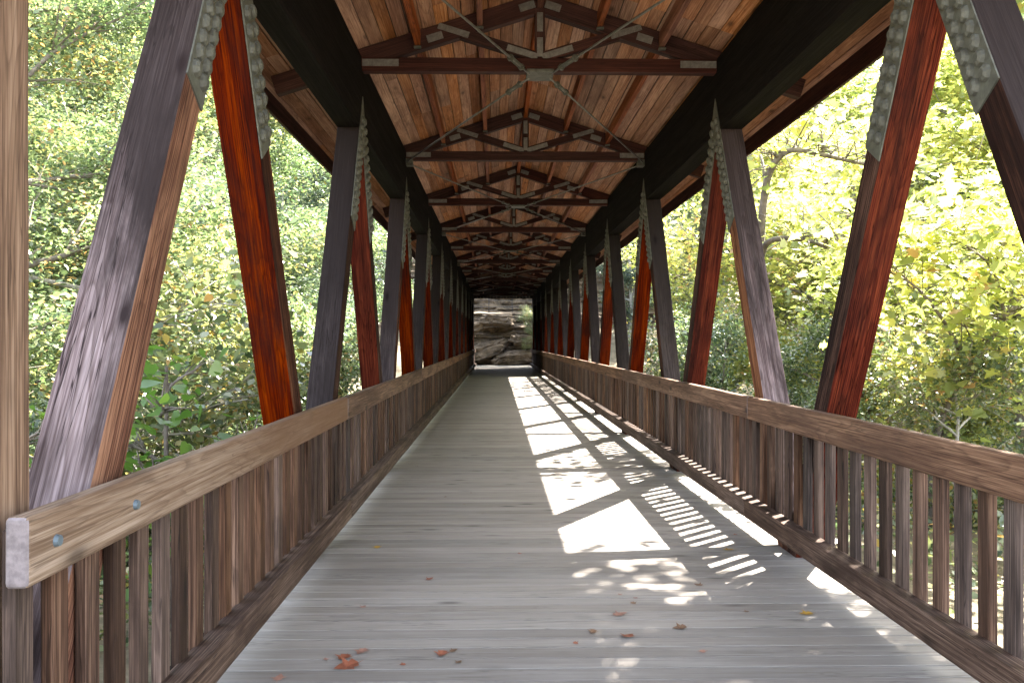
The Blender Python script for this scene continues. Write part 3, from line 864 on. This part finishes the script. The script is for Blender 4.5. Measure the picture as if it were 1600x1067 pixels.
for kd, x, y, top, sp, lb in RIGHT: plant(kd, x, y, top, lb, spread=sp, group='trees right of the bridge')
back = [(25, 27, 16), (23, 36, 18), (28, 35, 18), (21, 45, 20), (14, 52, 19), (28, 46, 22), (9, 57, 17), (32, 24, 17), (19, 58, 22), (27, 56, 23)]
for i, (x, y, t) in enumerate(back):
    plant(('broad', 'tall', 'yellow')[i % 3], x, y, t, 'dense leafy tree in the far wood on the right side of the bridge', spread=1.15, group='far wood right of the bridge')
# shrubs
SH = [
 ('bush', -4.4, 5.6, .9, .8, 'low shrub with yellowing leaves just outside the nearest left balusters'),
 ('shrub', -6.6, 9.0, 2.0, 1.0, 'green shrub rising above the left handrail right of the nearest grey post'),
 ('bush', -6.8, 12.4, 2.2, 1.0, 'yellow flecked shrub behind the foot of the nearest red post on the left'),
 ('laurel', -7.0, 7.4, 1.9, 1.0, 'dark leaved shrub at the left edge beside the tan portal column'),
 ('sapling', -6.4, 15.5, 2.8, .9, 'yellow flecked sapling above the left handrail beyond the nearest red post'),
 ('darksapling', -5.2, 21.0, 2.6, .8, 'dark sapling above the left handrail beside the second left grey post'),
 ('bush', 4.8, 5.2, .5, .8, 'green yellow shrub low outside the nearest right balusters'),
 ('shrub', 5.6, 7.6, .8, .9, 'green shrub below the handrail at the right edge of the view'),
 ('bush', 5.4, 10.4, 1.3, .9, 'yellowish shrub above the right handrail beside the nearest red post'),
 ('laurel', 8.2, 11.0, 1.7, 1.0, 'dark glossy shrub beyond the handrail at the right of the view'),
 ('darksapling', 6.0, 16.0, 2.0, .9, 'dark sapling above the right handrail left of the nearest red post'),
 ('darksapling', 5.8, 22.5, 2.4, .8, 'dark sapling above the right handrail beside the second grey post'),
 ('sapling', 5.6, 29.0, 2.4, .8, 'yellowing sapling above the right handrail at mid bridge'),
]
for kd, x, y, top, sp, lb in SH: plant(kd, x, y, top, lb, cat='shrub' if 'sap' not in kd else 'sapling', spread=sp, group='shrubs beside the bridge', name='sapling' if 'sap' in kd else 'shrub')

# leaf counts scale with the shrubs' stretched height; the ones on the cliff are small
sc_ = plant('shrub', 1.75, 56.4, 3.6, 'leafy green shrub growing out of the right of the rock face', cat='shrub', spread=.55, group='shrubs on the cliff')
sc_.location.z = 1.9; sc_.location.x = 2.1; sc_.location.y = 56.6; sc_.scale = (.5, .5, .5)
sc_ = plant('bush', 1.6, 56.2, 1.6, 'small yellow green shrub at the foot of the rock face', cat='shrub', spread=.4, group='shrubs on the cliff')
sc_.location.z = .9; sc_.scale = (.3, .3, .3)
for i, (x, y, t, kd) in enumerate([(-4.5, 60.5, 13, 'tall'), (2.6, 64.5, 15, 'broad'), (-1.2, 67, 16, 'tall'), (6.2, 61.5, 13, 'broad')]):
    o = plant(kd, x, y, t, ('dark tree above the cliff left of the iron fence', 'green tree on the hill above the cliff, right of centre', 'tall tree on the hill above the cliff, behind the iron fence', 'green tree above the right end of the cliff')[i], group='trees above the cliff')
    o.location.z = 6.0 if y < 63 else 9.0

# low ground cover on the near bank, seen between the balusters
rg_ = random.Random(91); gcl = []
while len(gcl) < 1500:
    sx = rg_.choice((-1, 1)); x = sx * rg_.uniform(3.2, 13); y = rg_.uniform(1, 17)
    gcl.append(Vector((x, y, ground(x, y) + abs(rg_.gauss(.05, .22)))))
gc = link('ground_cover', leaves_mesh('ground_cover', gcl, 42000, .11, M['leaf_autumn'], 'plain', 92, (.22, .22, .10)))
tag(gc, 'low leafy ground cover on the near bank below the railings', 'ground cover', kind='stuff')

# ------------------------------------------------------------------ individual branches, vine and dead twigs close to the bridge
def at(px, py, y):
    return Vector((CAMX + (px - 775) * y / FPX, y, CAMZ + (533.5 - py) * y / FPX))
def curve_pts(ctrl, n=6):
    """Catmull-Rom through control points"""
    c = [ctrl[0]] + list(ctrl) + [ctrl[-1]]; out = []
    for i in range(1, len(c) - 2):
        for k in range(n):
            t = k / n
            a, b, d, e = c[i - 1], c[i], c[i + 1], c[i + 2]
            out.append(.5 * ((2 * b) + (d - a) * t + (2 * a - 5 * b + 4 * d - e) * t * t + (3 * b - a - 3 * d + e) * t ** 3))
    out.append(ctrl[-1]); return out
def branch_tree(name, stems, label, bark, lmat, nl, lsize, base, seed, sig):
    """stems: list of (control points, r0, r1); twigs with leaves grow from the stems"""
    rr = random.Random(seed); V_, F_, cl_ = [], [], []
    for ctrl, r0, r1 in stems:
        p = curve_pts(ctrl)
        tri_tube(p, [r0 + (r1 - r0) * i / (len(p) - 1) for i in range(len(p))], 7, V_, F_)
        for q in p[len(p) // 2:]:
            for _ in range(3):
                d = Vector((rr.uniform(-1, 1), rr.uniform(-1, 1), rr.uniform(-.4, .9))).normalized()
                Lt = rr.uniform(.5, 1.3)
                m_ = q + d * Lt * .5 + Vector((0, 0, .08)); e = q + d * Lt
                tri_tube([q, m_, e], [r1 * .6, r1 * .4, .004], 4, V_, F_)
                cl_ += [m_, e]
    b = Vector(base)
    root = empty(name, base); tag(root, label, 'tree', 'leaning trees at the right handrail')
    link('trunk', mesh_from('trunk', [v - b for v in V_], F_, [M[bark]], smooth=True), root)
    link('crown', leaves_mesh('crown', [c - b for c in cl_], nl, lsize, M[lmat], 'lobed', seed, sig), root)
Y_ = 14.0
bx = at(1180, 800, Y_); bx.z = ground(bx.x, bx.y) - .1
branch_tree('leaning_tree', [
    ([bx, at(1196, 620, Y_), at(1190, 450, Y_ + .3), at(1194, 330, Y_), at(1208, 262, Y_ - .4), at(1240, 233, Y_ - .6), at(1290, 240, Y_ - .3), at(1345, 252, Y_), at(1420, 262, Y_ + .5)], .095, .022),
    ([at(1192, 400, Y_), at(1205, 376, Y_ - .3), at(1250, 372, Y_ - .6), at(1300, 385, Y_ - .8), at(1370, 392, Y_ - 1.0)], .06, .022),
    ([at(1200, 300, Y_ - .2), at(1190, 240, Y_ + .4), at(1160, 215, Y_ + .9)], .035, .012),
    ([at(1290, 240, Y_ - .3), at(1284, 190, Y_ - .5), at(1270, 150, Y_ - .6)], .03, .012)],
    'thin grey tree with a hooked bare limb beside the second grey right post', 'bark', 'leaf_yellow', 900, .17, bx, 71, (.3, .3, .15))
Y_ = 10.5
bx = at(1455, 800, Y_); bx.z = ground(bx.x, bx.y) - .1
branch_tree('leaning_tree', [
    ([bx, at(1462, 745, Y_), at(1474, 670, Y_ + .2), at(1500, 610, Y_), at(1530, 565, Y_ - .4), at(1580, 500, Y_ - .6), at(1640, 420, Y_ - .6)], .06, .02),
    ([at(1520, 580, Y_ - .2), at(1490, 515, Y_ - .5), at(1440, 450, Y_ - .7), at(1385, 420, Y_ - .9)], .03, .01),
    ([at(1580, 500, Y_ - .6), at(1560, 420, Y_ - .9), at(1500, 370, Y_ - 1.1)], .025, .01)],
    'slender dark leaning tree with bright yellow leaves right of the nearest right red post', 'bark', 'leaf_yellow', 2200, .16, bx, 72, (.3, .3, .14))

def twig_tangle(px0, px1, py0, py1, ya, yb, n, label, seed):
    rr = random.Random(seed); V_, F_ = [], []
    ym = (ya + yb) / 2; c = at((px0 + px1) / 2, py1, ym); base = Vector((c.x, ym, ground(c.x, ym)))
    for i in range(n):
        y = rr.uniform(ya, yb); p = at(rr.uniform(px0, px1), py1 + rr.uniform(0, 60), y)
        q = [p - Vector((0, 0, rr.uniform(.6, 1.2)))]
        d = Vector((rr.uniform(-.8, .25), rr.uniform(-.6, .6), 1))
        st = rr.uniform(.14, .32) * (py1 - py0) * ym / FPX / 1.3
        for k in range(6):
            q.append(q[-1] + d.normalized() * st)
            d += Vector((rr.uniform(-.6, .6), rr.uniform(-.6, .6), rr.uniform(-.55, .12)))
        r0 = rr.uniform(.006, .016)
        tri_tube(curve_pts(q, 3), [r0 * (1 - .8 * k / 18) for k in range(19)], 4, V_, F_)
        for _ in range(2):
            a = q[rr.randrange(2, 6)]; e = a + Vector((rr.uniform(-1, 1), rr.uniform(-1, 1), rr.uniform(-.3, .8))).normalized() * rr.uniform(.2, .6)
            tri_tube([a, a.lerp(e, .5) + Vector((0, 0, .04)), e], [r0 * .6, r0 * .4, .002], 3, V_, F_)
    root = empty('dead_brush', base); tag(root, label, 'brush', 'dead twigs beside the bridge')
    link('twigs', mesh_from('twigs', [v - base for v in V_], F_, [M['palebark']], smooth=True), root)
twig_tangle(230, 400, 330, 640, 13.0, 16.5, 60, 'tangle of bare pale twigs between the nearest left grey and red posts', 81)
twig_tangle(60, 140, 380, 700, 6.5, 8.0, 26, 'few bare pale twigs between the tan column and the nearest left grey post', 82)

tree_proto('vine', 21, 2.6, .75, .02, 300, .13, 'leaf_vine', kind='heart', low=.2, limbs=9, forks=2, sig=(.16, .16, .14))
plant('vine', -3.05, 6.6, 1.55, 'broad leaved green vine above the left handrail right of the nearest grey post', cat='shrub', name='climbing_vine', spread=1.0, group='vines at the left railing')
plant('vine', -3.25, 4.55, 1.25, 'broad leaved green vine between the tan column and the nearest grey post', cat='shrub', name='climbing_vine', spread=.8, group='vines at the left railing')
plant('vine', 3.6, 5.3, .2, 'broad leaved green vine low behind the last right balusters', cat='shrub', name='climbing_vine', spread=1.0, group='vines at the right railing')

# ------------------------------------------------------------------ fallen leaves on the deck
def on_deck(px, py):
    y = FPX * (CAMZ - DECK) / (py - 533.5)
    return CAMX + (px - 775) * y / FPX, y
def litter_mat(name, c):
    return plain(name, c, rough=.7, nscale=20, amp=.5, bump=.3)
LM = {'red': litter_mat('dry_red_leaf', (.20, .06, .028)), 'brown': litter_mat('dry_brown_leaf', (.13, .068, .036)),
      'yellow': litter_mat('dry_yellow_leaf', (.36, .20, .02)), 'pink': litter_mat('faded_pink_leaf', (.26, .13, .09))}
def fallen(px, py, size, colr, label, group, seed):
    T = leaf_template('lobed'); rr = random.Random(seed)
    cu = rr.uniform(.25, .6)
    vs_ = []
    for x, y, z in T:
        yy = y - .5
        vs_.append((x * size * 1.1, yy * size, (.01 + cu * (x * x + .5 * yy * yy)) * size))
    n = len(vs_)
    vs_.append((0, 0, .006 * size))
    fs = [(i, (i + 1) % n, n) for i in range(n)]
    bm = bmesh.new()
    bv = [bm.verts.new(v) for v in vs_]
    for f in fs: bm.faces.new([bv[i] for i in f])
    # a thin stalk
    a = Vector((0, -.5 * size, .02 * size)); b = Vector((.08 * size, -.85 * size, .05 * size))
    st = [bm.verts.new(p) for p in (a + Vector((.02 * size, 0, 0)), a - Vector((.02 * size, 0, 0)), b)]
    bm.faces.new(st)
    o = link('fallen_leaf', bm_mesh('fallen_leaf', bm, [LM[colr]]))
    x, y = on_deck(px, py)
    o.location = (x, y, DECK + .003); o.rotation_euler = (rr.uniform(-.1, .1), rr.uniform(-.1, .1), rr.uniform(0, 6.28))
    tag(o, label, 'leaf', group)
SPEC = [
 (541, 1040, .13, 'red', 'largest curled red brown leaf on the deck at the near left'),
 (537, 1026, .09, 'red', 'orange red leaf touching the largest curled leaf at the near left'),
 (690, 1022, .08, 'red', 'single rust red leaf right of the curled leaf pair on the near deck'),
 (438, 1056, .07, 'pink', 'faded pink leaf nearest the left kerb rail at the bottom of the view'),
 (565, 1017, .08, 'pink', 'pale pink leaf just behind the curled red leaf pair'),
 (1262, 962, .085, 'yellow', 'bright yellow leaf on the deck near the right kerb rail'),
 (1141, 861, .085, 'yellow', 'yellow leaf lying at the edge of the baluster shadows'),
 (590, 855, .07, 'yellow', 'small yellow leaf in the shade on the left half of the deck'),
 (970, 961, .09, 'pink', 'pinkish leaf in the middle of the deck below the dappled light'),
 (983, 995, .09, 'red', 'red leaf lying flat in the middle of the near deck'),
 (1062, 983, .085, 'brown', 'brown leaf right of the red leaf in the middle of the near deck'),
 (926, 989, .06, 'brown', 'small brown leaf left of the red leaf in the middle of the near deck'),
 (1092, 916, .06, 'brown', 'dark brown leaf at the right tip of the dappled light'),
 (672, 904, .06, 'red', 'small red leaf alone on the left half of the deck'),
]
for i, (a, b, sz, c_, lb) in enumerate(SPEC): fallen(a, b, sz, c_, lb, 'fallen leaves on the deck', 300 + i)
rr = random.Random(5)
for i in range(30):
    px_, py_ = rr.uniform(480, 1300), rr.uniform(640, 1050)
    x, y = on_deck(px_, py_)
    if abs(x) > 1.55: continue
    fallen(px_, py_, rr.uniform(.03, .05), rr.choice(['brown', 'brown', 'pink', 'red']), 'tiny dry scrap of brown leaf scattered on the deck planks', 'tiny leaf scraps on the deck', 400 + i)
